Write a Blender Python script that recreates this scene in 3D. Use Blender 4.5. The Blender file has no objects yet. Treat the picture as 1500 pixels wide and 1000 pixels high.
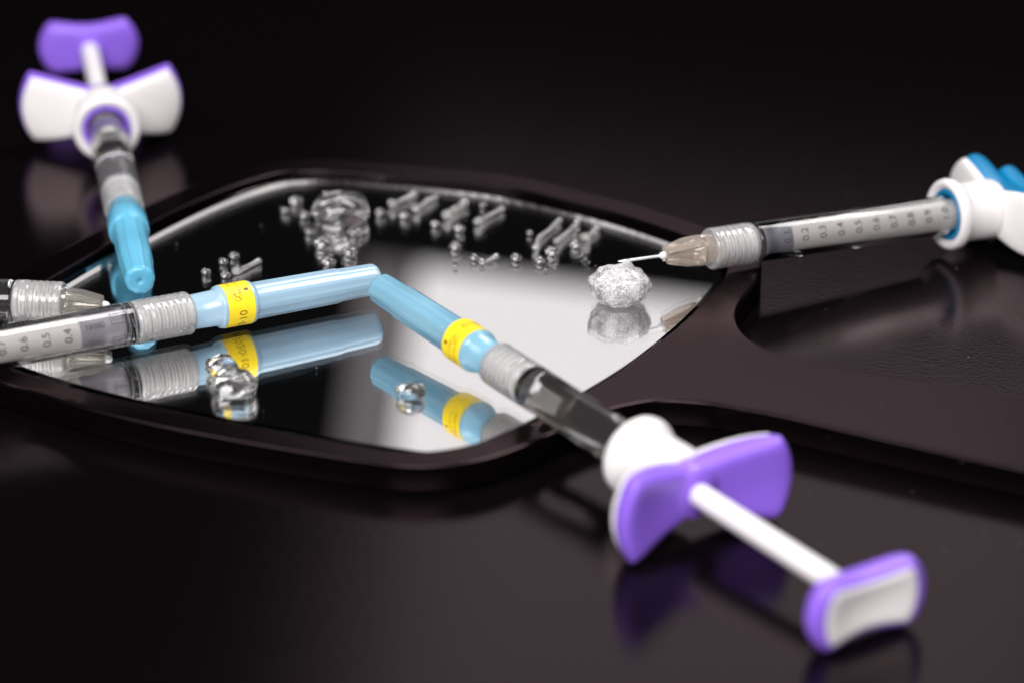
import bpy, bmesh, math, random
from mathutils import Vector, Matrix, noise
S = 0.001                     # all sizes below are millimetres
R = math.radians
PI = math.pi
random.seed(7)
sc = bpy.context.scene
COL = sc.collection

# ------------------------------------------------------------------ camera
cd = bpy.data.cameras.new('camera'); cam = bpy.data.objects.new('camera', cd); COL.objects.link(cam)
cam.location = (0, 0, 258*S)
cam.rotation_euler = (R(90-23), 0, 0)
cd.lens = 120; cd.sensor_width = 36; cd.sensor_fit = 'HORIZONTAL'
cd.clip_start = 0.02; cd.clip_end = 30
cd.dof.use_dof = True; cd.dof.focus_distance = 0.656; cd.dof.aperture_fstop = 9.2
sc.camera = cam
# ------------------------------------------------------------------ world: a dark studio
w = bpy.data.worlds.new('World'); sc.world = w; w.use_nodes = True
bg = w.node_tree.nodes['Background']; bg.inputs[0].default_value = (0.9, 0.9, 1, 1); bg.inputs[1].default_value = 0.004
# ------------------------------------------------------------------ studio lamps
def softbox(name, loc, target, sx, sy, power, col=(1, 1, 1), roll=0.0, spread=180):
    ld = bpy.data.lights.new(name, 'AREA'); ld.shape = 'RECTANGLE'; ld.size = sx*S; ld.size_y = sy*S
    ld.energy = power; ld.color = col; ld.spread = R(spread)
    o = bpy.data.objects.new(name, ld); COL.objects.link(o)
    o.location = Vector(loc)*S
    q = (Vector(target)-Vector(loc)).to_track_quat('-Z', 'Y')
    o.rotation_euler = (q.to_matrix() @ Matrix.Rotation(roll, 3, 'Z')).to_euler()
    return o
# big softbox behind the table: the pale rectangle seen in the mirror
PW, PH = 460, 560
pc = Vector((-55, 1900, 508))
ca, sa = math.cos(R(8)), math.sin(R(8))
ctr = pc + Vector((PW/2*ca - PH/2*sa, 0, PW/2*sa + PH/2*ca))
softbox('back_softbox', ctr, ctr+Vector((0, -100, 0)), PW, PH, 0.70, (1.0, 0.955, 0.965), R(-8))
# added dim lamp strip, softening that softbox's left edge in the mirror
ctr2 = pc + Vector((-17.5*ca - PH/2*sa, 0, -17.5*sa + PH/2*ca))
softbox('added_fade_strip', ctr2, ctr2+Vector((0, -100, 0)), 34, PH, 0.70*34/PW*0.16, (1.0, 0.90, 0.92), R(-8))
softbox('key_softbox', (-90, -190, 650), (0, 610, 0), 600, 450, 12.8, (1.0, 0.985, 0.98))
softbox('side_softbox', (-520, 250, 600), (-20, 610, 0), 400, 400, 3.2, (1.0, 0.985, 0.98))
softbox('top_softbox', (330, 930, 850), (0, 620, 0), 420, 420, 7.5, (1.0, 0.98, 0.98))
sc.view_settings.view_transform = 'Standard'; sc.view_settings.look = 'None'
sc.view_settings.exposure = 0; sc.view_settings.gamma = 1
cy = sc.cycles
cy.max_bounces = 24; cy.transmission_bounces = 20; cy.glossy_bounces = 12; cy.diffuse_bounces = 4
cy.transparent_max_bounces = 16; cy.caustics_reflective = True; cy.caustics_refractive = True
cy.sample_clamp_indirect = 4.0; cy.blur_glossy = 0.3; cy.use_denoising = True

# ------------------------------------------------------------------ materials
def mat(name):
    m = bpy.data.materials.new(name); m.use_nodes = True
    nt = m.node_tree
    return m, nt, nt.nodes['Principled BSDF']
def sset(p, **k):
    for a, b in k.items(): p.inputs[a.replace('_', ' ')].default_value = b
def add_noise_bump(nt, p, scale, strength, dist, detail=4, coord='Object', kind='noise'):
    tc = nt.nodes.new('ShaderNodeTexCoord')
    n = nt.nodes.new('ShaderNodeTexNoise' if kind == 'noise' else 'ShaderNodeTexVoronoi')
    n.inputs['Scale'].default_value = scale
    if kind == 'noise': n.inputs['Detail'].default_value = detail
    b = nt.nodes.new('ShaderNodeBump'); b.inputs['Strength'].default_value = strength; b.inputs['Distance'].default_value = dist
    nt.links.new(tc.outputs[coord], n.inputs['Vector']); nt.links.new(n.outputs[0], b.inputs['Height'])
    nt.links.new(b.outputs[0], p.inputs['Normal'])
    return n, b
def plastic(name, col, rough=0.35, sss=0.0, rad=(1, 1, 1), bump=0.0):
    m, nt, p = mat(name)
    sset(p, Base_Color=(*col, 1), Roughness=rough)
    if sss:
        sset(p, Subsurface_Weight=sss, Subsurface_Radius=rad, Subsurface_Scale=0.001)
    if bump: add_noise_bump(nt, p, 2500, bump, 0.0001)
    return m
def glass(name, ior, rough=0.0, col=(1, 1, 1)):
    m = bpy.data.materials.new(name); m.use_nodes = True; nt = m.node_tree
    nt.nodes.remove(nt.nodes['Principled BSDF'])
    g = nt.nodes.new('ShaderNodeBsdfGlass'); g.inputs['IOR'].default_value = ior; g.inputs['Roughness'].default_value = rough
    g.inputs['Color'].default_value = (*col, 1)
    nt.links.new(g.outputs[0], nt.nodes['Material Output'].inputs[0])
    return m
M = {}
M['white'] = plastic('white_plastic', (0.81, 0.78, 0.78), 0.36, 0.25, (1.2, 1.0, 1.0))
M['purple'] = plastic('purple_plastic', (0.27, 0.13, 0.74), 0.4, 0.15, (.6, .4, 1.2))
M['blue'] = plastic('blue_plastic', (0.0, 0.19, 0.40), 0.4)
M['yellow'] = plastic('yellow_label', (0.95, 0.70, 0.02), 0.45)
M['ink'] = plastic('black_ink', (0.07, 0.066, 0.075), 0.5)
M['brown_ink'] = plastic('brown_ink', (0.16, 0.08, 0.005), 0.5)
M['steel'] = plastic('needle_steel', (0.9, 0.91, 0.93), 0.55); M['steel'].node_tree.nodes['Principled BSDF'].inputs['Metallic'].default_value = 0.4
M['silver'] = plastic('mirror_silver', (0.93, 0.92, 0.92), 0.0); M['silver'].node_tree.nodes['Principled BSDF'].inputs['Metallic'].default_value = 1
M['glass'] = glass('mirror_glass', 1.5)
M['barrel'] = glass('barrel_glass', 1.49, 0.0, (1.0, 1.0, 0.995))
M['air_in'] = glass('air_in_barrel', 1.0/1.49, 0.0)
M['gel'] = glass('clear_gel', 1.38, 0.0)
def milky(name, amount, rough=0.02):
    m = glass(name, 1.37, rough); nt = m.node_tree
    g = [n for n in nt.nodes if n.type == 'BSDF_GLASS'][0]
    d = nt.nodes.new('ShaderNodeBsdfDiffuse'); d.inputs[0].default_value = (0.9, 0.87, 0.87, 1)
    x = nt.nodes.new('ShaderNodeMixShader'); x.inputs[0].default_value = amount
    nt.links.new(g.outputs[0], x.inputs[1]); nt.links.new(d.outputs[0], x.inputs[2]); nt.links.new(x.outputs[0], nt.nodes['Material Output'].inputs[0])
    return m
gm = milky('gel_in_barrel', 0.028); [n for n in gm.node_tree.nodes if n.type == 'BSDF_GLASS'][0].inputs['IOR'].default_value = 1.37/1.49; M['gel_in'] = gm
M['gel'] = milky('clear_gel', 0.03)
M['strand'] = milky('milky_gel', 0.15, 0.03)
M['clear'] = glass('clear_polycarbonate', 1.5, 0.16, (0.95, 0.94, 0.92))
M['stopper'] = plastic('grey_stopper', (0.24, 0.24, 0.28), 0.45)
M['lavender'] = plastic('lavender_grey_stopper', (0.40, 0.38, 0.43), 0.4)
# frosted thread collar
def frosted(name, col, trans, rough, ior=1.48):
    m, nt, p = mat(name)
    sset(p, Base_Color=(*col, 1), Roughness=rough, Transmission_Weight=trans, IOR=ior)
    return m
M['frost'] = frosted('frosted_collar', (0.95, 0.94, 0.94), 0.25, 0.2)
M['collar'] = frosted('milky_clear_collar', (0.96, 0.95, 0.95), 0.8, 0.14)
M['amber'] = frosted('amber_hub', (0.97, 0.87, 0.78), 0.82, 0.06)
M['hubclear'] = frosted('clear_hub', (0.95, 0.92, 0.86), 0.9, 0.06)
# translucent sky-blue cap; the palest copy has lamp sheen painted into its colour
for key, name, col in (('cap', 'blue_cap_plastic', (0.22, 0.43, 0.56)), ('cap_deep', 'deep_blue_cap_plastic', (0.13, 0.43, 0.61)), ('cap_lit', 'lit_blue_cap_plastic', (0.34, 0.49, 0.61))):
    m, nt, p = mat(name); M[key] = m
    sset(p, Base_Color=(*col, 1), Roughness=0.2, Subsurface_Weight=0.7, Subsurface_Radius=(0.6, 1.0, 1.3), Subsurface_Scale=0.001)
    add_noise_bump(nt, p, 600, 0.06, 0.0002)
# black frame
m, nt, p = mat('black_frame_plastic'); M['frame'] = m
def dark_satin(nt, p, dif, spec, rough, ior, dist):
    nt.nodes.remove(p)
    dfs = nt.nodes.new('ShaderNodeBsdfDiffuse'); dfs.inputs[0].default_value = (*dif, 1)
    gls = nt.nodes.new('ShaderNodeBsdfAnisotropic'); gls.distribution = dist; gls.inputs['Roughness'].default_value = rough
    gls.inputs['Color'].default_value = (*spec, 1)
    frs = nt.nodes.new('ShaderNodeFresnel'); frs.inputs['IOR'].default_value = ior
    mix = nt.nodes.new('ShaderNodeMixShader')
    nt.links.new(frs.outputs[0], mix.inputs[0]); nt.links.new(dfs.outputs[0], mix.inputs[1]); nt.links.new(gls.outputs[0], mix.inputs[2])
    nt.links.new(mix.outputs[0], nt.nodes['Material Output'].inputs[0])
    return gls
gls = dark_satin(nt, p, (0.0016, 0.0011, 0.0012), (0.66, 0.47, 0.515), 0.26, 1.45, 'BECKMANN')
tc = nt.nodes.new('ShaderNodeTexCoord')
n = nt.nodes.new('ShaderNodeTexNoise'); n.inputs['Scale'].default_value = 900; n.inputs['Detail'].default_value = 4
b = nt.nodes.new('ShaderNodeBump'); b.inputs['Strength'].default_value = 0.05; b.inputs['Distance'].default_value = 0.0002
nt.links.new(tc.outputs['Object'], n.inputs['Vector']); nt.links.new(n.outputs[0], b.inputs['Height']); nt.links.new(b.outputs[0], gls.inputs['Normal'])
# black leatherette table
m, nt, p = mat('black_leatherette'); M['table'] = m
gls = dark_satin(nt, p, (0.0025, 0.0018, 0.002), (0.55, 0.43, 0.46), 0.18, 1.45, 'BECKMANN')
tc = nt.nodes.new('ShaderNodeTexCoord')
v = nt.nodes.new('ShaderNodeTexVoronoi'); v.inputs['Scale'].default_value = 1400; v.feature = 'SMOOTH_F1'
n2 = nt.nodes.new('ShaderNodeTexNoise'); n2.inputs['Scale'].default_value = 1100; n2.inputs['Detail'].default_value = 5
ad = nt.nodes.new('ShaderNodeMath'); ad.operation = 'ADD'
bp = nt.nodes.new('ShaderNodeBump'); bp.inputs['Strength'].default_value = 0.065; bp.inputs['Distance'].default_value = 0.0003
for t in (v, n2): nt.links.new(tc.outputs['Object'], t.inputs['Vector'])
nt.links.new(v.outputs['Distance'], ad.inputs[0]); nt.links.new(n2.outputs[0], ad.inputs[1])
nt.links.new(ad.outputs[0], bp.inputs['Height']); nt.links.new(bp.outputs[0], gls.inputs['Normal'])
# bubbly gel lump: clear gel, a little milky, with a lumpy skin
m = bpy.data.materials.new('frothy_gel'); m.use_nodes = True; nt = m.node_tree; M['lump'] = m
p = nt.nodes['Principled BSDF']
sset(p, Base_Color=(0.72, 0.70, 0.71, 1), Roughness=0.12, Subsurface_Weight=1.0, Subsurface_Radius=(1, 1, 1), Subsurface_Scale=0.0012, Coat_Weight=0.6, Coat_Roughness=0.06)
g = nt.nodes.new('ShaderNodeBsdfGlass'); g.inputs['IOR'].default_value = 1.37; g.inputs['Roughness'].default_value = 0.0
x = nt.nodes.new('ShaderNodeMixShader')
tc = nt.nodes.new('ShaderNodeTexCoord')
def noise_node(scale, detail, rough):
    n = nt.nodes.new('ShaderNodeTexNoise'); n.inputs['Scale'].default_value = scale; n.inputs['Detail'].default_value = detail; n.inputs['Roughness'].default_value = rough
    nt.links.new(tc.outputs['Object'], n.inputs['Vector']); return n
fine, broad, n2 = noise_node(3900, 2, 0.6), noise_node(380, 3, 0.5), noise_node(1900, 4, 0.65)
ad = nt.nodes.new('ShaderNodeMath'); ad.operation = 'MULTIPLY_ADD'; ad.inputs[1].default_value = 0.55
nt.links.new(broad.outputs[0], ad.inputs[0]); nt.links.new(fine.outputs[0], ad.inputs[2])
rp = nt.nodes.new('ShaderNodeValToRGB')        # clear pockets between the froth
rp.color_ramp.elements[0].position = 0.70; rp.color_ramp.elements[0].color = (0.12, 0.12, 0.12, 1)
rp.color_ramp.elements[1].position = 0.94; rp.color_ramp.elements[1].color = (0.85, 0.85, 0.85, 1)
nt.links.new(ad.outputs[0], rp.inputs[0]); nt.links.new(rp.outputs[0], x.inputs[0])
bp = nt.nodes.new('ShaderNodeBump'); bp.inputs['Strength'].default_value = 0.6; bp.inputs['Distance'].default_value = 0.0005
nt.links.new(n2.outputs[0], bp.inputs['Height']); nt.links.new(bp.outputs[0], g.inputs['Normal'])
bp2 = nt.nodes.new('ShaderNodeBump'); bp2.inputs['Strength'].default_value = 0.2; bp2.inputs['Distance'].default_value = 0.0003
nt.links.new(n2.outputs[0], bp2.inputs['Height']); nt.links.new(bp2.outputs[0], p.inputs['Normal'])
nt.links.new(p.outputs[0], x.inputs[1]); nt.links.new(g.outputs[0], x.inputs[2]); nt.links.new(x.outputs[0], nt.nodes['Material Output'].inputs[0])
M['bubble'] = glass('air_bubble', 1/1.37)

# ------------------------------------------------------------------ mesh helpers (mm in, metres out)
def link(name, me, material, parent=None, smooth=True):
    me.name = name
    if material: me.materials.append(material)
    if smooth:
        for f in me.polygons: f.use_smooth = True
    o = bpy.data.objects.new(name, me); COL.objects.link(o)
    if parent: o.parent = parent
    return o
def from_bm(bm, recalc=True):
    if recalc: bmesh.ops.recalc_face_normals(bm, faces=bm.faces)
    for v in bm.verts: v.co *= S
    me = bpy.data.meshes.new('m'); bm.to_mesh(me); bm.free(); return me
def obj(name, bm, material, parent=None, smooth=True, sharp=None):
    me = from_bm(bm)
    o = link(name, me, material, parent, smooth)
    if sharp is not None:
        me.set_sharp_from_angle(angle=R(sharp))
    return o
def tag(o, label=None, cat=None, group=None, kind=None):
    if label: o['label'] = label
    if cat: o['category'] = cat
    if group: o['group'] = group
    if kind: o['kind'] = kind
    return o
def lathe(bm, prof, n=48, closed=False, mod=None, xf=None):
    """revolve (s, r) about local X; closed joins last to first (tube walls)"""
    rings = []
    for s, r in prof:
        if r < 1e-6:
            rings.append([bm.verts.new(xf @ Vector((s, 0, 0)) if xf else (s, 0, 0))]); continue
        ring = []
        for k in range(n):
            a = 2*PI*k/n
            rr = r*(mod(s, a) if mod else 1)
            c = Vector((s, rr*math.cos(a), rr*math.sin(a)))
            ring.append(bm.verts.new(xf @ c if xf else c))
        rings.append(ring)
    pairs = list(zip(rings, rings[1:])) + ([(rings[-1], rings[0])] if closed else [])
    for A, B in pairs:
        for k in range(n):
            k2 = (k+1) % n
            q = []
            for v in ((A[k % len(A)], A[k2 % len(A)], B[k2 % len(B)], B[k % len(B)])):
                if v not in q: q.append(v)
            if len(q) > 2:
                try: bm.faces.new(q)
                except ValueError: pass
    return bm
def pillow(bm, W, hfun, x0, x1, bend=0.0, nx=40, ny=22, kr=0.3, p=9.0, dish=0.0):
    """rounded plate: spans Y by W, Z by hfun(u), X from x0 to x1; bend moves the ends along X"""
    def cosmap(i, n): return math.sin((i/n-0.5)*PI)
    T = (x1-x0)/2; xm = (x0+x1)/2
    sheets = []
    for sgn in (-1, 1):
        g = []
        for i in range(nx+1):
            u = cosmap(i, nx); row = []
            for j in range(ny+1):
                v = cosmap(j, ny)
                y = W*u*math.sqrt(1-kr*v*v); z = v*hfun(u)*math.sqrt(1-kr*u*u)
                e = ((1-abs(u)**p)*(1-abs(v)**p))
                t = T*max(e, 0)**0.35
                d = dish*(1-u*u)*(1-v*v) if sgn > 0 else 0
                row.append((xm+sgn*t+bend*abs(u)**1.8-d, y, z))
            g.append(row)
        sheets.append(g)
    vv = {}
    def V(s, i, j):
        edge = i in (0, nx) or j in (0, ny)
        k = (0 if edge else s, i, j)
        if k not in vv: vv[k] = bm.verts.new(sheets[s][i][j])
        return vv[k]
    for s in (0, 1):
        for i in range(nx):
            for j in range(ny):
                bm.faces.new([V(s, i, j), V(s, i+1, j), V(s, i+1, j+1), V(s, i, j+1)])
    return bm
def text_mesh(txt, size):
    cu = bpy.data.curves.new('t', 'FONT'); cu.body = txt; cu.size = size; cu.resolution_u = 3
    cu.align_x = 'CENTER'; cu.align_y = 'CENTER'
    o = bpy.data.objects.new('t', cu)
    me = bpy.data.meshes.new_from_object(o)
    vs = [tuple(v.co) for v in me.vertices]; fs = [list(p.vertices) for p in me.polygons]
    bpy.data.objects.remove(o); bpy.data.curves.remove(cu); bpy.data.meshes.remove(me)
    return vs, fs
def wrap(bm, vs, fs, r, s0, phi0, mode):
    """wrap a flat print on a cylinder. mode 'up+': reads with growing angle, tops to +s;
       'up-': reads with falling angle, tops to -s; 'along-' / 'along+': reads along the axis"""
    out = []
    for x, y, z in vs:
        if mode == 'up+': s, a = s0+y, phi0+x/r
        elif mode == 'up-': s, a = s0-y, phi0-x/r
        elif mode == 'along-': s, a = s0-x, phi0+y/r
        else: s, a = s0+x, phi0-y/r
        out.append(bm.verts.new((s, r*math.cos(a), r*math.sin(a))))
    for f in fs:
        try: bm.faces.new([out[k] for k in f])
        except ValueError: pass
def patch(bm, r, s0, s1, a0, a1, n=10):
    A = [[bm.verts.new((s, r*math.cos(a0+(a1-a0)*k/n), r*math.sin(a0+(a1-a0)*k/n))) for k in range(n+1)] for s in (s0, s1)]
    for k in range(n): bm.faces.new([A[0][k], A[0][k+1], A[1][k+1], A[1][k]])
def frame_box(bm, r, s0, s1, a0, a1, t=0.12):
    patch(bm, r, s0, s0+t, a0, a1); patch(bm, r, s1-t, s1, a0, a1)
    patch(bm, r, s0, s1, a0, a0+t/r, 1); patch(bm, r, s0, s1, a1-t/r, a1, 1)
def root(name, T, E, label, cat, group=None):
    """an Empty at the needle end, local X along the syringe, local Z as upright as can be"""
    T, E = Vector(T), Vector(E)
    x = (E-T).normalized(); y = Vector((0, 0, 1)).cross(x).normalized(); z = x.cross(y)
    o = bpy.data.objects.new(name, None); COL.objects.link(o); o.empty_display_size = 0.01
    mt = Matrix((x, y, z)).transposed().to_4x4(); mt.translation = T*S
    o.matrix_world = mt
    return tag(o, label, cat, group)

# ------------------------------------------------------------------ table
bm = bmesh.new()
vs = [bm.verts.new(c) for c in ((-1500, -400, 0), (1500, -400, 0), (1500, 1500, 0), (-1500, 1500, 0))]
bm.faces.new(vs)
vs2 = [bm.verts.new((v.co.x, v.co.y, -30)) for v in vs]
for k in range(4): bm.faces.new([vs[k], vs2[k], vs2[(k+1) % 4], vs[(k+1) % 4]])
bm.faces.new(list(reversed(vs2)))
tag(obj('tabletop', bm, M['table'], smooth=False), 'black grained leatherette table top under the mirror and syringes', kind='structure')

# ------------------------------------------------------------------ hand mirror
INNER = [(-90.2, 628.2), (-82.4, 643.0), (-73.8, 657.5), (-67.1, 668.2), (-59.3, 678.4), (-52.5, 685.1), (-49.2, 687.2), (-46.0, 688.2), (-40.8, 688.6), (-33.7, 687.2), (-23.4, 685.1), (-12.8, 682.1), (-1.4, 678.4), (9.9, 670.6), (21.3, 662.6), (29.5, 655.2), (36.2, 648.3), (40.1, 643.3), (42.6, 637.5), (42.5, 630.8), (40.0, 621.7), (35.6, 610.9), (31.5, 602.0), (27.4, 594.3), (24.1, 588.1), (19.0, 579.7), (11.2, 569.0), (2.9, 558.5), (-1.2, 553.8), (-5.1, 550.2), (-9.6, 547.3), (-14.4, 545.7), (-18.0, 545.5), (-22.9, 546.4), (-31.2, 549.7), (-47.7, 556.8), (-63.0, 563.9), (-74.8, 570.0), (-82.9, 575.0), (-90.4, 580.3), (-96.3, 585.4), (-100.5, 590.7), (-102.4, 597.0), (-101.2, 604.0), (-97.1, 613.7)]
HU = [(49.5, 637.6), (49.8, 632.4), (48.3, 625.0), (45.5, 617.8), (43.7, 611.5), (43.2, 604.7), (44.4, 597.9), (47.4, 592.0), (52.4, 587.2), (59, 583.4), (67.1, 580.0), (81.6, 574.4), (93.4, 569.1), (116.6, 558.4), (138.9, 547.9), (152, 538), (158, 526), (155, 515), (145, 510)]
HL = [(131.5, 514.1), (110.7, 525.7), (89.0, 537.5), (72.2, 546.9), (55.0, 556.8), (48.5, 560.6), (42.0, 563.6), (36.5, 566), (31.0, 567.3), (27, 567.5), (23.4, 566.5), (17.9, 563.6), (12.3, 558.6)]
OUTF = [(5.8, 551.5), (-1.2, 544.6), (-7.2, 540.9), (-13.1, 539.6), (-17.9, 539.5), (-23.5, 540.6), (-30.9, 543.1), (-47.1, 549.4), (-62.2, 556.0), (-73.8, 562.2), (-84.4, 568.9), (-94.3, 575.9)]
def smooth_loop(P, n=4):
    """closed Catmull-Rom through the points"""
    P = [Vector(p) for p in P]; out = []; N = len(P)
    for i in range(N):
        a, b, c, d = P[i-1], P[i], P[(i+1) % N], P[(i+2) % N]
        for k in range(n):
            t = k/n
            out.append(0.5*((2*b)+(c-a)*t+(2*a-5*b+4*c-d)*t*t+(3*b-3*c+d-a)*t**3))
    return out
def offset(P, d):
    """push a clockwise closed loop outward by d (inward when negative)"""
    N = len(P); out = []
    for i in range(N):
        t = (P[(i+1) % N]-P[i-1]).normalized()
        out.append(P[i]+Vector((-t.y, t.x))*d)
    return out
inner = smooth_loop(INNER)
ctrl = [Vector(p) for p in INNER]
offp = offset(ctrl, 7.2)
back = [offp[i] for i in range(44, 45)] + offp[0:17]           # the far rim, left end to right corner
leftside = offp[40:44]
outer = smooth_loop([tuple(p) for p in back]+[(47.6, 643.8)]+HU+HL+OUTF+[tuple(p) for p in leftside])
mirror = bpy.data.objects.new('hand_mirror', None); COL.objects.link(mirror); mirror.location = (0, 600*S, 0)
tag(mirror, 'black framed hand mirror lying on the table with droplets on its glass', 'mirror')
def curve_plate(name, loops, z0, z1, bevel, material, parent):
    cu = bpy.data.curves.new('c', 'CURVE'); cu.dimensions = '2D'; cu.fill_mode = 'BOTH'
    cu.extrude = (z1-z0)/2*S-bevel*S; cu.bevel_depth = bevel*S; cu.bevel_resolution = 3; cu.offset = -bevel*S
    for L in loops:
        sp = cu.splines.new('POLY'); sp.points.add(len(L)-1); sp.use_cyclic_u = True
        for k, p in enumerate(L): sp.points[k].co = (p[0]*S, p[1]*S, 0, 1)
    o = bpy.data.objects.new('c', cu)
    me = bpy.data.meshes.new_from_object(o); bpy.data.objects.remove(o); bpy.data.curves.remove(cu)
    for v in me.vertices: v.co.z += (z0+z1)/2*S; v.co.y -= 0
    me.materials.clear()
    o = link(name, me, material, None); me.set_sharp_from_angle(angle=R(50))
    o.parent = parent; o.matrix_parent_inverse = Matrix.Translation(parent.location).inverted()
    return o
ZR = 5.6
curve_plate('frame', [outer, inner], 0.3, ZR, 0.5, M['frame'], mirror)
def fill_loop(bm, P, z):
    return [bm.verts.new((p[0], p[1], z)) for p in P]
def child(o, parent):
    o.parent = parent; o.matrix_parent_inverse = Matrix.Translation(parent.location).inverted(); return o
bm = bmesh.new()
bm.faces.new(fill_loop(bm, offset(inner, 1.0), 2.9)); child(obj('backing', bm, M['frame'], smooth=False), mirror)
bm = bmesh.new()
bm.faces.new(fill_loop(bm, offset(inner, 0.1), 3.1)); child(obj('silvering', bm, M['silver'], smooth=False), mirror)
def relax(P, n):
    for _ in range(n): P = [(P[i-1]+P[i]*2+P[(i+1) % len(P)])/4 for i in range(len(P))]
    return P
bm = bmesh.new()
GT = 4.6
def bevel_width(P):
    out = []
    for i in range(len(P)):
        t = (P[(i+1) % len(P)]-P[i-1]).normalized(); n = Vector((-t.y, t.x))
        out.append(1.2 if n.dot(Vector((0.87, -0.5))) > 0.5 else 3.0)
    return out
base = relax(inner, 6); bw = bevel_width(base)
for _ in range(6): bw = [(bw[i-1]+bw[i]*2+bw[(i+1) % len(bw)])/4 for i in range(len(bw))]
top = []
for i in range(len(base)):
    t = (base[(i+1) % len(base)]-base[i-1]).normalized()
    top.append(base[i]+Vector((t.y, -t.x))*bw[i])
top = relax(top, 6)
edge = offset(inner, -0.05)
A = fill_loop(bm, edge, 3.2); B = fill_loop(bm, edge, 3.6); C = fill_loop(bm, top, GT)
N = len(A)
for P, Q in ((A, B), (B, C)):
    for k in range(N): bm.faces.new([P[k], P[(k+1) % N], Q[(k+1) % N], Q[k]])
bm.faces.new(C); bm.faces.new(list(reversed(A)))
child(obj('bevelled_glass', bm, M['glass'], smooth=False), mirror)

# ------------------------------------------------------------------ syringe parts
def flute(n, amp, s0, s1):
    return lambda s, a: 1+(amp*math.cos(n*a) if s0 < s < s1 else 0)
def needle_cap(t, banded=True, angle=0.4, cmat='cap'):
    pr = [(0.55, 0), (0.5, 0.35), (0.1, 0.5), (0.0, 0.9), (0.0, 1.5), (0.0, 2.2), (0.25, 2.65), (0.7, 2.92), (1.2, 3.0), (8.3, 3.16), (8.9, 3.34), (17, 3.42), (26.4, 3.5), (26.8, 3.62),
          (27.0, 3.98), (27.3, 4.1), (33.6, 4.1), (34.0, 3.98), (34.3, 3.45), (38.9, 3.3), (39.4, 3.15), (39.4, 2.7), (36, 2.6), (36, 0)]
    bm = bmesh.new(); lathe(bm, pr, 96, mod=lambda s, a: 1+(0.02*math.cos(10*a)+0.007*math.cos(34*a) if 0.2 < s < 26.5 else 0)-(0.03 if (0.2 < s < 26.5 and math.cos(6*a) > 0.97) else 0))
    o = obj('needle_cap', bm, M[cmat], t, sharp=60)
    bm = bmesh.new(); lathe(bm, [(37.5, 0), (37.5, 2.3), (41.6, 2.45), (42.0, 2.3), (44, 2.0), (44, 0)], 40)
    obj('needle_hub', bm, M['frost'], t, sharp=50)
    if not banded: return
    bm = bmesh.new(); lathe(bm, [(27.7, 4.05), (27.7, 4.17), (33.2, 4.17), (33.2, 4.05)], 96, closed=True)
    band = obj('seal_band', bm, M['yellow'], o, sharp=50)
    bm = bmesh.new()
    vs, fs = text_mesh('2020\u00b710', 2.3)
    vs = [(x*0.98, y, z) for x, y, z in vs]
    wrap(bm, vs, fs, 4.2, 30.2, angle-1.15, 'up+')
    for k, (tx, sz) in enumerate((('LOT 1K20', 1.0), ('30G x 1/2"', 1.0))):
        vs, fs = text_mesh(tx, sz); wrap(bm, vs, fs, 4.2, 31.7-k*1.5, angle+1.0, 'up+')
    patch(bm, 4.2, 28.4, 29.3, angle+0.62, angle+0.78)
    # the single-use sign: a 2 struck through in a circle
    n = 24; ring = []
    for k in range(n):
        a = 2*PI*k/n; ring.append((0.85*math.cos(a), 0.85*math.sin(a), 0)); ring.append((0.75*math.cos(a), 0.75*math.sin(a), 0))
    wrap(bm, ring, [[2*k, 2*k+1, (2*k+3) % (2*n), (2*k+2) % (2*n)] for k in range(n)], 4.2, 31.0, angle+0.36, 'up+')
    vs, fs = text_mesh('2', 1.2); wrap(bm, vs, fs, 4.2, 31.0, angle+0.36, 'up+')
    wrap(bm, [(-0.55, -0.5, 0), (-0.45, -0.6, 0), (0.55, 0.5, 0), (0.45, 0.6, 0)], [[0, 1, 2, 3]], 4.2, 31.0, angle+0.36, 'up+')
    obj('printed_date', bm, M['brown_ink'], band, smooth=False)
def luer_lock(t, s0, s1):
    """clear collar with a thread cut inside and fine ridges outside"""
    pr = [(s0, 3.0), (s0+0.1, 3.9), (s0+0.4, 4.12)]
    s = s0+1.0
    while s < s1-3.6:
        pr += [(s, 4.14), (s+0.3, 4.05), (s+0.6, 4.05), (s+0.9, 4.14)]; s += 1.3
    pr += [(s1-3.2, 4.14), (s1-2.9, 4.0), (s1-2.6, 4.14), (s1-0.3, 4.14), (s1, 3.95), (s1, 3.0)]
    s = s1-0.9
    while s > s0+1.4:
        pr += [(s, 3.1), (s-0.35, 2.6), (s-0.6, 2.6), (s-0.95, 3.1)]; s -= 1.45
    bm = bmesh.new(); lathe(bm, pr, 64, closed=True)
    obj('luer_lock', bm, M['collar'], t, sharp=40)
    bm = bmesh.new(); lathe(bm, [(s0+2, 0), (s0+2, 2.2), (s1-1.2, 2.35), (s1-0.6, 2.6), (s1-0.2, 2.6), (s1-0.2, 0)], 40)
    obj('barrel_nozzle', bm, M['frost'], t, sharp=40)
def barrel(t, s0, s1, gel0, gel1):
    bm = bmesh.new()
    lathe(bm, [(s0, 0), (s0, 3.4), (s0+0.15, 3.9), (s0+0.5, 4.07), (s1-0.3, 4.07), (s1, 3.9), (s1, 0)], 96)
    b = obj('barrel', bm, M['barrel'], t, sharp=50)
    bm = bmesh.new(); lathe(bm, [(gel0, 0), (gel0, 2.4), (gel0+0.7, 3.1), (gel0+1, 3.15), (gel1, 3.15), (gel1, 0)], 72)
    obj('gel_fill', bm, M['gel_in'], b, sharp=50)
    return b
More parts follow.
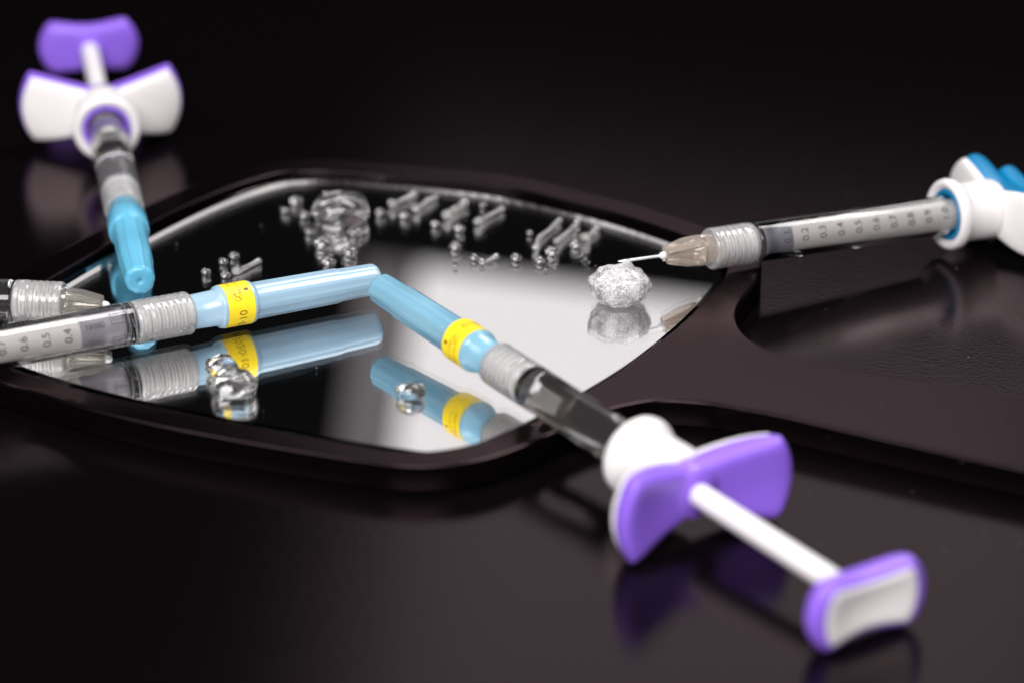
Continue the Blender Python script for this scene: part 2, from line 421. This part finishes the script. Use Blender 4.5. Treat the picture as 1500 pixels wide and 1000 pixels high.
def rod_in_barrel(b, s0, s1, stop=0.0, r=2.35, smat='stopper'):
    """air space behind the gel with the stopper and the white rod in it"""
    bm = bmesh.new(); lathe(bm, [(s0, 0), (s0, 3.15), (s1, 3.15), (s1, 0)], 72)
    obj('bore', bm, M['air_in'], b, sharp=50)
    if stop:
        bm = bmesh.new(); lathe(bm, [(s0+0.05, 0), (s0+0.05, 3.0), (s0+0.4, 3.13), (s0+1, 3.13), (s0+1.2, 2.9), (s0+stop-1.2, 2.9), (s0+stop-1, 3.13), (s0+stop, 3.13), (s0+stop, 0)], 64)
        obj('stopper', bm, M[smat], b, sharp=50)
    bm = bmesh.new(); lathe(bm, [(s0+stop+0.05, 0), (s0+stop+0.05, 2.9), (s0+stop+1.2, 2.9), (s0+stop+1.3, r), (s1-0.05, r), (s1-0.05, 0)], 48)
    obj('inner_rod', bm, M['white'], b, sharp=50)
def scale_print(t, b, marks, phi, mode, r=4.1, lot=None, ticks=None, half=0.45):
    bm = bmesh.new()
    for s, tx in marks:
        vs, fs = text_mesh(tx, 2.25); wrap(bm, vs, fs, r, s, phi, mode)
    if ticks:
        s0, s1, ds, a0, a1 = ticks; k = 0
        s = s0
        while s < s1:
            ext = a1 if k % 5 == 0 else a0+(a1-a0)*0.55
            patch(bm, r, s-0.06, s+0.06, a0, ext, 6); s += ds; k += 1
    if lot:
        for (s, a, txt, sz, md, box) in lot:
            vs, fs = text_mesh(txt, sz); wrap(bm, vs, fs, r, s, a, md)
            if box: frame_box(bm, r, s-box, s+box, a-0.26, a+0.26)
    obj('scale_print', bm, M['ink'], b, smooth=False)
def grip(t, g, main, back, q=11.0, bend=5.0, kr=0.26):
    """winged finger rest: white front shell with collar, coloured back shell and sleeve"""
    h = lambda u: 4.4+4.7*abs(u)**1.15
    h1 = lambda u: 4.2+4.3*abs(u)**1.15
    bm = bmesh.new()
    lathe(bm, [(g+6, 4.5), (g+1.2, 5.0), (g+0.4, 5.6), (g, 6.3), (g+0.1, 6.9), (g+0.6, 7.25), (g+1.4, 7.4), (g+2.2, 7.2), (g+2.9, 6.6), (g+3.6, 6.15), (g+6, 6.05), (g+q-1, 6.1), (g+q+1.5, 6.1), (g+q+2.5, 5.6), (g+q+3, 4.5)], 64, closed=True)
    pillow(bm, 17.6, h1, g+q+0.4, g+q+2.6, bend=bend, kr=kr)
    obj('grip_front', bm, main, t, sharp=60)
    bm = bmesh.new(); pillow(bm, 18.0, h, g+q+1.2, g+q+6.9, bend=bend, kr=kr)
    lathe(bm, [(g+q+3, 0), (g+q+3, 5.0), (g+q+6.6, 4.8), (g+q+7.3, 4.3), (g+q+7.3, 0)], 40)
    obj('grip_back', bm, back, t, sharp=60)
    bm = bmesh.new(); lathe(bm, [(g+0.8, 5.25), (g+0.3, 5.0), (g+0.5, 4.4), (g+1.2, 4.2), (g+9, 4.2), (g+9, 4.4), (g+1.2, 4.9)], 56, closed=True)
    obj('sleeve', bm, back, t, sharp=50)
def plunger(t, s0, s1, main, back, highlight, W=11.6, hh=5.3):
    bm = bmesh.new(); lathe(bm, [(s0, 0), (s0, 2.05), (s1+0.5, 2.05), (s1+0.5, 0)], 40)
    obj('plunger_rod', bm, main, t, sharp=50)
    h = lambda u: hh+2.6*abs(u)**2
    bm = bmesh.new(); pillow(bm, W, h, s1, s1+5.0, bend=1.2, dish=0.7, kr=0.42)
    lathe(bm, [(s1-1.2, 0), (s1-1.2, 2.6), (s1+1, 3.4), (s1+1, 0)], 32)
    b = obj('thumb_button', bm, back, t, sharp=60)
    if highlight:  # overexposed highlight on the button face, painted as a white plate
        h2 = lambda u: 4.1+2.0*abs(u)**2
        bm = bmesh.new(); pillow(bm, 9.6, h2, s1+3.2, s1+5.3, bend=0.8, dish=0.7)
        obj('thumb_highlight', bm, main, b, sharp=60)

# ------------------------------------------------------------------ the five syringes
G = 'gel filler syringes'
# capped syringe at the left edge
t = root('syringe', (-26.21, 617.23, 9.3), (-94.7, 580.72, 10.4), 'capped clear syringe at the left with a yellow dated band and printed barrel', 'syringe', G)
needle_cap(t, angle=0.35, cmat='cap_lit')
luer_lock(t, 39.8, 51.2)
b = barrel(t, 51.3, 125, 52.5, 53.6)
rod_in_barrel(b, 53.8, 124, stop=9.0, r=2.9, smat='lavender')
scale_print(t, b, [(65.5, '0.4'), (69.8, '0.5'), (74.2, '0.6'), (78.5, '0.7')], 0.35, 'up+', ticks=(54, 90, 0.85, 1.3, 1.75),
            lot=[(55.2, 0.75, 'LOT', 1.35, 'along-', 1.75), (60.2, 0.55, '18880', 1.6, 'along-', 0), (55.2, -0.35, 'LOT', 1.5, 'along-', 1.75), (60.5, -0.35, '18880', 1.6, 'along-', 0)])
bm = bmesh.new(); patch(bm, 4.11, 51.9, 52.05, 0, 2*PI, 60); patch(bm, 4.11, 53.2, 53.32, 0, 2*PI, 60)
obj('barrel_rings', bm, M['stopper'], b)
# purple syringe in front
t = root('syringe', (-25.3, 604.26, 12.7), (56.53, 485.86, 6.5), 'purple winged syringe in front, its cap lying on the mirror and grip on the table', 'syringe', G)
needle_cap(t, angle=2.2)
luer_lock(t, 39.6, 50.6)
b = barrel(t, 50.7, 88, 51.8, 79)
rod_in_barrel(b, 79.3, 87.9, stop=3.0, r=1.9)
grip(t, 82, M['white'], M['purple'])
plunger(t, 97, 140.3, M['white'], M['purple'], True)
# purple syringe at the back
t = root('syringe', (-72.2, 614.33, 9.9), (-99.14, 762.71, 9.6), 'purple winged syringe at the back left with its blue cap pointing at the viewer', 'syringe', G)
needle_cap(t, banded=False, cmat='cap_deep')
luer_lock(t, 39.6, 50.6)
b = barrel(t, 50.7, 98, 51.8, 84)
rod_in_barrel(b, 84.3, 97.9, stop=3.0, r=1.9)
grip(t, 89.5, M['white'], M['purple'])
plunger(t, 106, 147, M['white'], M['purple'], False)
# blue syringe on the right, needle in the gel
def open_hub(t, s0, material, nose):
    bm = bmesh.new()
    lathe(bm, [(s0+12.8, 0), (s0+12.8, 2.7), (s0+8.9, 3.0), (s0+8.4, 3.1), (s0+7.6, 2.3), (s0+5, 1.7), (s0+1, 0.95), (s0+0.6, 0.7), (s0+0.6, 0)], 48)
    h = obj('needle_hub', bm, material, t, sharp=40)
    for k in range(4):                        # four fins along the hub
        a = PI/4+k*PI/2
        bm = bmesh.new()
        P = [(s0+0.6, 0.5), (s0+0.8, 1.8), (s0+4.8, 2.85), (s0+8.3, 3.15), (s0+8.3, 0.5)]
        fr = []
        for off in (-0.45, 0.45):
            fr.append([bm.verts.new((s, rr*math.cos(a)-off*math.sin(a), rr*math.sin(a)+off*math.cos(a))) for s, rr in P])
        bm.faces.new(fr[0]); bm.faces.new(list(reversed(fr[1])))
        for i in range(len(P)): bm.faces.new([fr[0][i], fr[0][(i+1) % 5], fr[1][(i+1) % 5], fr[1][i]])
        obj('fin', bm, material, h, smooth=False)
    bm = bmesh.new(); lathe(bm, [(s0-0.6, 0), (s0-0.55, 0.35), (s0-0.1, 0.7), (s0+0.5, 0.8), (s0+1.0, 0.6), (s0+1.0, 0)], 24)
    obj('glue_bead', bm, M['frost'], h)
    return h
t = root('syringe', (20.65, 619.08, 12.0), (88.66, 652.72, 9.0), 'blue and white syringe on the right with its bare needle touching the gel lump', 'syringe', G)
bm = bmesh.new(); lathe(bm, [(0, 0), (0.02, 0.05), (1.2, 0.28), (17, 0.28), (17, 0)], 16)
for v in bm.verts:
    if v.co.x < 1.0: v.co.z += 0.14*(1-v.co.x)
obj('needle', bm, M['steel'], t)
open_hub(t, 9.8, M['amber'], True)
luer_lock(t, 20.4, 30.0)
b = barrel(t, 30.1, 84, 30.7, 31.6)
rod_in_barrel(b, 31.7, 83.9, stop=6.2, r=2.9)
scale_print(t, b, [(36.2+4.15*k, tx) for k, tx in enumerate(('0.1', '0.2', '0.3', '0.4', '0.5', '0.6', '0.7', '0.8', '0.9', '1.0'))], PI-0.45, 'up-',
            ticks=(34, 76, 0.83, 1.2, 1.6))
grip(t, 75.5, M['white'], M['blue'], 10.0, 1.8, 0.42)
plunger(t, 92, 92.8, M['white'], M['blue'], False, 11.5, 4.4)
# uncapped syringe behind the left one
t = root('syringe', (-77.1, 602.76, 9.6), (-98.05, 604.8, 9.8), 'uncapped clear syringe at the left edge lying behind the yellow banded one', 'syringe', G)
open_hub(t, 0.3, M['hubclear'], True)
luer_lock(t, 8.6, 18.0)
b = barrel(t, 18.1, 70, 19.3, 30)
rod_in_barrel(b, 30.3, 69.9, stop=4.0)
scale_print(t, b, [(31, '0.2'), (35.2, '0.3')], 0.3, 'up+', ticks=(20, 60, 0.83, 1.2, 1.6),
            lot=[(21.9, 0.35, 'LOT', 1.6, 'up+', 0), (24, 0.35, 'LOT', 1.6, 'up+', 0)])

# ------------------------------------------------------------------ gel on the mirror
def drop(name, x, y, r, label, h=0.9, seed=0, group=None, wob=0.06):
    """a bead of gel: a sphere flattened where it sits on the glass"""
    bm = bmesh.new(); bmesh.ops.create_icosphere(bm, subdivisions=4 if r > 1.5 else 3, radius=1)
    base = -0.45
    for v in bm.verts:
        d = v.co.copy()
        f = 1+wob*noise.noise(d*1.6+Vector((seed*3.1, 0, 0)))*2
        c = d*f
        if c.z < base: c.z = base+(c.z-base)*0.02; 
        v.co = (c.x*r, c.y*r, (c.z-base)*r*h)
    o = obj(name, bm, M['gel']); o.location = (x*S, y*S, (4.6+0.03)*S)
    return tag(o, label, 'gel droplet', group)
def worm(pts, r, label, group, seed):
    rnd = random.Random(seed)
    P = [Vector((p[0], p[1], 0)) for p in pts]
    dense = []
    for i in range(len(P)-1):
        for k in range(8): dense.append(P[i].lerp(P[i+1], k/8))
    dense.append(P[-1])
    for _ in range(4): dense = [dense[0]]+[(dense[i-1]+dense[i]*2+dense[i+1])/4 for i in range(1, len(dense)-1)]+[dense[-1]]
    bm = bmesh.new(); rings = []; n = 20; K = len(dense)-1
    T0 = (dense[1]-dense[0]).normalized(); T1 = (dense[-1]-dense[-2]).normalized()
    st = [(dense[0]-T0*r*0.75*math.cos(a), T0, math.sin(a)) for a in (0.15, 0.5, 0.9, 1.25)]
    st += [(dense[i], (dense[min(i+1, K)]-dense[max(i-1, 0)]).normalized(), 0.92+0.16*math.sin(i*0.45+seed*1.7)+0.75*math.exp(-(i/2.5)**2)+(0.35*math.exp(-((K-i)/2.5)**2) if seed % 2 else 0)) for i in range(K+1)]
    st += [(dense[-1]+T1*r*0.75*math.cos(a), T1, math.sin(a)) for a in (1.25, 0.9, 0.5, 0.15)]
    for c, t, f in st:
        nrm = Vector((-t.y, t.x, 0)); ring = []
        for k in range(n):
            a = 2*PI*k/n; z = math.sin(a)*f*r
            z = max(z, -0.5*r*f)
            ring.append(bm.verts.new((c+nrm*math.cos(a)*f*r)+Vector((0, 0, z+0.5*r*f*1.0))))
        rings.append(ring)
    for A, B in zip(rings, rings[1:]):
        for k in range(n): bm.faces.new([A[k], A[(k+1) % n], B[(k+1) % n], B[k]])
    bm.faces.new(rings[0]); bm.faces.new(list(reversed(rings[-1])))
    c0 = Vector((pts[0][0], pts[0][1], 0))
    for v in bm.verts: v.co -= c0
    o = obj('gel_strand', bm, M['strand']); o.location = (c0.x*S, c0.y*S, 4.63*S)
    return tag(o, label, 'gel strand', group)
GD = 'gel droplets scattered on the mirror'
DROPS = [
 (-61.0, 631.8, 1.09, 'small clear gel bead just behind the yellow band, leftmost on the mirror'),
 (-58.0, 637.3, 1.1, 'small gel bead between the leftmost bead and the short strand'),
 (-56.0, 640.3, 1.24, 'gel bead at the back of the small group above the yellow band'),
 (-56.9, 630.0, 1.22, 'gel bead peeking over the top edge of the yellow band'),
 (-47.3, 665.8, 1.14, 'small bright gel bead left of the large dome near the far rim'),
 (-45.3, 671.1, 1.72, 'dim gel bead touching the far left side of the large dome'),
 (-43.1, 663.1, 1.42, 'gel bead against the left front of the large dome'),
 (-41.5, 653.6, 1.26, 'gel bead below the left front of the large dome'),
 (-38.3, 646.3, 2.22, 'round gel bead in the middle of the cluster under the dome'),
 (-36.7, 636.6, 1.64, 'gel bead nearest the blue cap at the bottom of the dome cluster'),
 (-32.9, 642.2, 1.93, 'gel bead at the lower right of the dome cluster'),
 (-32.2, 653.3, 1.82, 'gel bead at the upper right of the dome cluster'),
 (-27.4, 664.6, 1.42, 'single round gel bead just right of the large dome'),
 (-22.3, 662.7, 1.42, 'gel bead at the lower end of the second strand from the dome'),
 (-15.8, 657.9, 1.27, 'gel bead at the lower end of the thickest strand'),
 (-6.2, 669.5, 0.86, 'tiny gel bead closest to the far rim above a strand'),
 (-10.8, 655.2, 1.4, 'gel bead right below the thickest strand'),
 (-11.5, 645.2, 1.52, 'pair-topped gel bead at the upper edge of the pale reflection, on the left'),
 (-7.6, 639.6, 1.1, 'gel bead beside the short flat strand on the pale reflection edge'),
 (-11.4, 635.5, 0.55, 'speck of gel alone on the pale reflection below the beads'),
 (0.8, 639.2, 1.37, 'lone round gel bead at the middle of the pale reflection edge'),
 (3.6, 653.3, 0.84, 'tiny gel bead beside the forked strand'),
 (8.1, 642.2, 1.66, 'larger gel bead under the right hand strands'),
 (5.6, 637.7, 1.23, 'dark topped gel bead nearest the viewer under the right hand strands'),
 (9.2, 648.3, 1.11, 'small gel bead at the lower end of the right hand strand group'),
 (12.9, 655.6, 1.26, 'gel bead at the far end of the right hand strand group'),
 (13.0, 646.3, 1.53, 'gel bead at the front right of the right hand strand group'),
 (6.8, 633.6, 0.41, 'speck of gel left of a matching speck behind the lump'),
 (8.5, 634.4, 0.41, 'speck of gel right of a matching speck behind the lump'),
 (14.2, 641.2, 0.41, 'farthest of three specks behind the needle tip'),
 (14.8, 639.2, 0.41, 'middle of three specks behind the needle tip'),
 (15.4, 637.0, 0.34, 'nearest of three specks behind the needle tip'),
]
for i, (x, y, r, lb) in enumerate(DROPS):
    drop('gel_droplet', x, y, r*0.88, lb, 0.68, i, GD, 0.03)
drop('gel_droplet', -35.6, 662.4, 6.0, 'large clear gel dome near the far rim with beads in front', 0.66, 51, GD, 0.05)
drop('gel_droplet', -54.0, 582.5, 3.1, 'clear gel drop in front of the yellow band, behind its larger twin', 0.75, 60, GD, 0.1)
drop('gel_droplet', -51.0, 573.2, 4.1, 'large clear gel drop nearest the front rim, catching the yellow band', 0.72, 61, GD, 0.1)
drop('gel_droplet', -18.6, 572.2, 2.8, 'flattish gel drop alone in front of the reflected purple syringe cap', 0.6, 62, GD, 0.08)
WORMS = [
 ([(-55.1, 631.1), (-53.0, 634.4), (-50.8, 637.7)], 0.9, 'short gel strand right of the small beads above the yellow band'),
 ([(-25.2, 669.1), (-23.0, 672.3), (-20.5, 675.2)], 0.95, 'gel strand nearest the large dome along the far rim'),
 ([(-20.1, 666.2), (-18.3, 670.3), (-16.1, 673.9)], 0.95, 'second gel strand from the large dome along the far rim'),
 ([(-13.6, 662.3), (-11.7, 666.2), (-9.9, 670.3)], 1.25, 'thickest gel strand near the middle of the far rim'),
 ([(-7.2, 658.7), (-4.5, 663.5), (-1.9, 667.4)], 0.85, 'gel strand with a tiny bead at its back, right of the thickest one'),
 ([(-6.2, 637.0), (-4.5, 638.4), (-3.0, 640.3)], 0.7, 'short flat gel strand lying on the pale reflection edge'),
 ([(4.8, 644.5), (5.3, 649.8), (7.4, 654.4), (10.0, 660.7)], 0.8, 'long forked gel strand at the right of the far rim'),
 ([(9.2, 647.9), (11.5, 653.3), (13.6, 659.9)], 0.8, 'gel strand between the forked strand and the rightmost strand'),
 ([(14.9, 649.4), (16.2, 652.5), (17.7, 656.8)], 1.0, 'rightmost gel strand, closest to the bare needle'),
]
for i, (pts, r, lb) in enumerate(WORMS): worm(pts, r*0.62, lb, 'gel strands along the far rim of the mirror', i)
# the frothy lump under the needle
LOBES = [((-0.90, -0.15, 0.40), 0.22, 0.26), ((-0.55, -0.1, 0.80), 0.15, 0.32), ((0.5, -0.3, 0.75), 0.10, 0.35), ((0.9, -0.1, 0.25), 0.10, 0.4), ((0.1, -0.95, 0.3), 0.12, 0.45), ((-0.6, -0.75, 0.1), 0.10, 0.4), ((0.65, -0.75, 0.1), 0.10, 0.4), ((0.1, 0.9, 0.4), 0.1, 0.5), ((-0.2, 0.1, 1.0), 0.06, 0.3)]
LOBES = [(Vector(c).normalized(), a_, w_) for c, a_, w_ in LOBES]
def lump_f(d):
    return 0.93+sum(a_*math.exp(-((d-c).length/w_)**2) for c, a_, w_ in LOBES)+0.08*noise.noise(d*3.1)+0.035*noise.noise(d*6.5)
bm = bmesh.new(); bmesh.ops.create_icosphere(bm, subdivisions=6, radius=1)
for v in bm.verts:
    d = v.co.normalized(); f = lump_f(d)
    c = Vector((d.x*6.1*f, d.y*5.6*f, d.z*4.5*f))
    if c.z < -2.9: c.z = -2.9+(c.z+2.9)*0.03
    q = math.exp(-(((c.x-1.7)/0.8)**2+((c.y-2.3)/0.9)**2))
    if d.z > 0: c.z += 1.5*q
    v.co = c+Vector((0, 0, 2.9))
o = obj('gel_lump', bm, M['lump']); o.location = (21.0*S, 617.3*S, 4.63*S)
tag(o, 'frothy clear gel lump on the mirror with the needle at its peak', 'gel lump')
rnd = random.Random(5)
bm = bmesh.new()
for k in range(160):                       # the froth: air bubbles held in the gel
    d = Vector((rnd.gauss(0, 1), rnd.gauss(-0.2, 1), rnd.gauss(0, 1))).normalized()
    f = lump_f(d)*rnd.uniform(0.45, 0.94)
    c = Vector((d.x*6.1*f, d.y*5.6*f, d.z*4.5*f+2.9))
    if c.z < 0.4: continue
    bmesh.ops.create_icosphere(bm, subdivisions=1, radius=rnd.choice((0.12, 0.16, 0.2, 0.26, 0.34)), matrix=Matrix.Translation(c))
bb = obj('air_bubbles', bm, M['bubble'], o); tag(bb, kind='stuff')
# dust and lint on the glass, the frame and the table
bm = bmesh.new()
M['dust'] = plastic('dust', (0.55, 0.53, 0.52), 0.8)
for k in range(170):
    x, y = rnd.uniform(-90, 140), rnd.uniform(500, 700)
    in_glass = (abs(x+32)/60)**2+(abs(y-618)/60)**2 < 1
    on_handle = 55 < x < 120 and 575-0.45*(x-67)-30 < y < 575-0.45*(x-67)-4
    z = 4.62 if in_glass else (5.62 if on_handle else 0.02)
    if not in_glass and not on_handle and x < 50: continue
    rr = rnd.uniform(0.035, 0.09)
    bmesh.ops.create_icosphere(bm, subdivisions=1, radius=rr, matrix=Matrix.Translation((x, y, z+rr*0.8)) @ Matrix.Diagonal((1, rnd.uniform(0.6, 1.8), 0.8, 1)))
tag(obj('dust_specks', bm, M['dust']), 'fine pale dust specks scattered over mirror and table', kind='stuff')
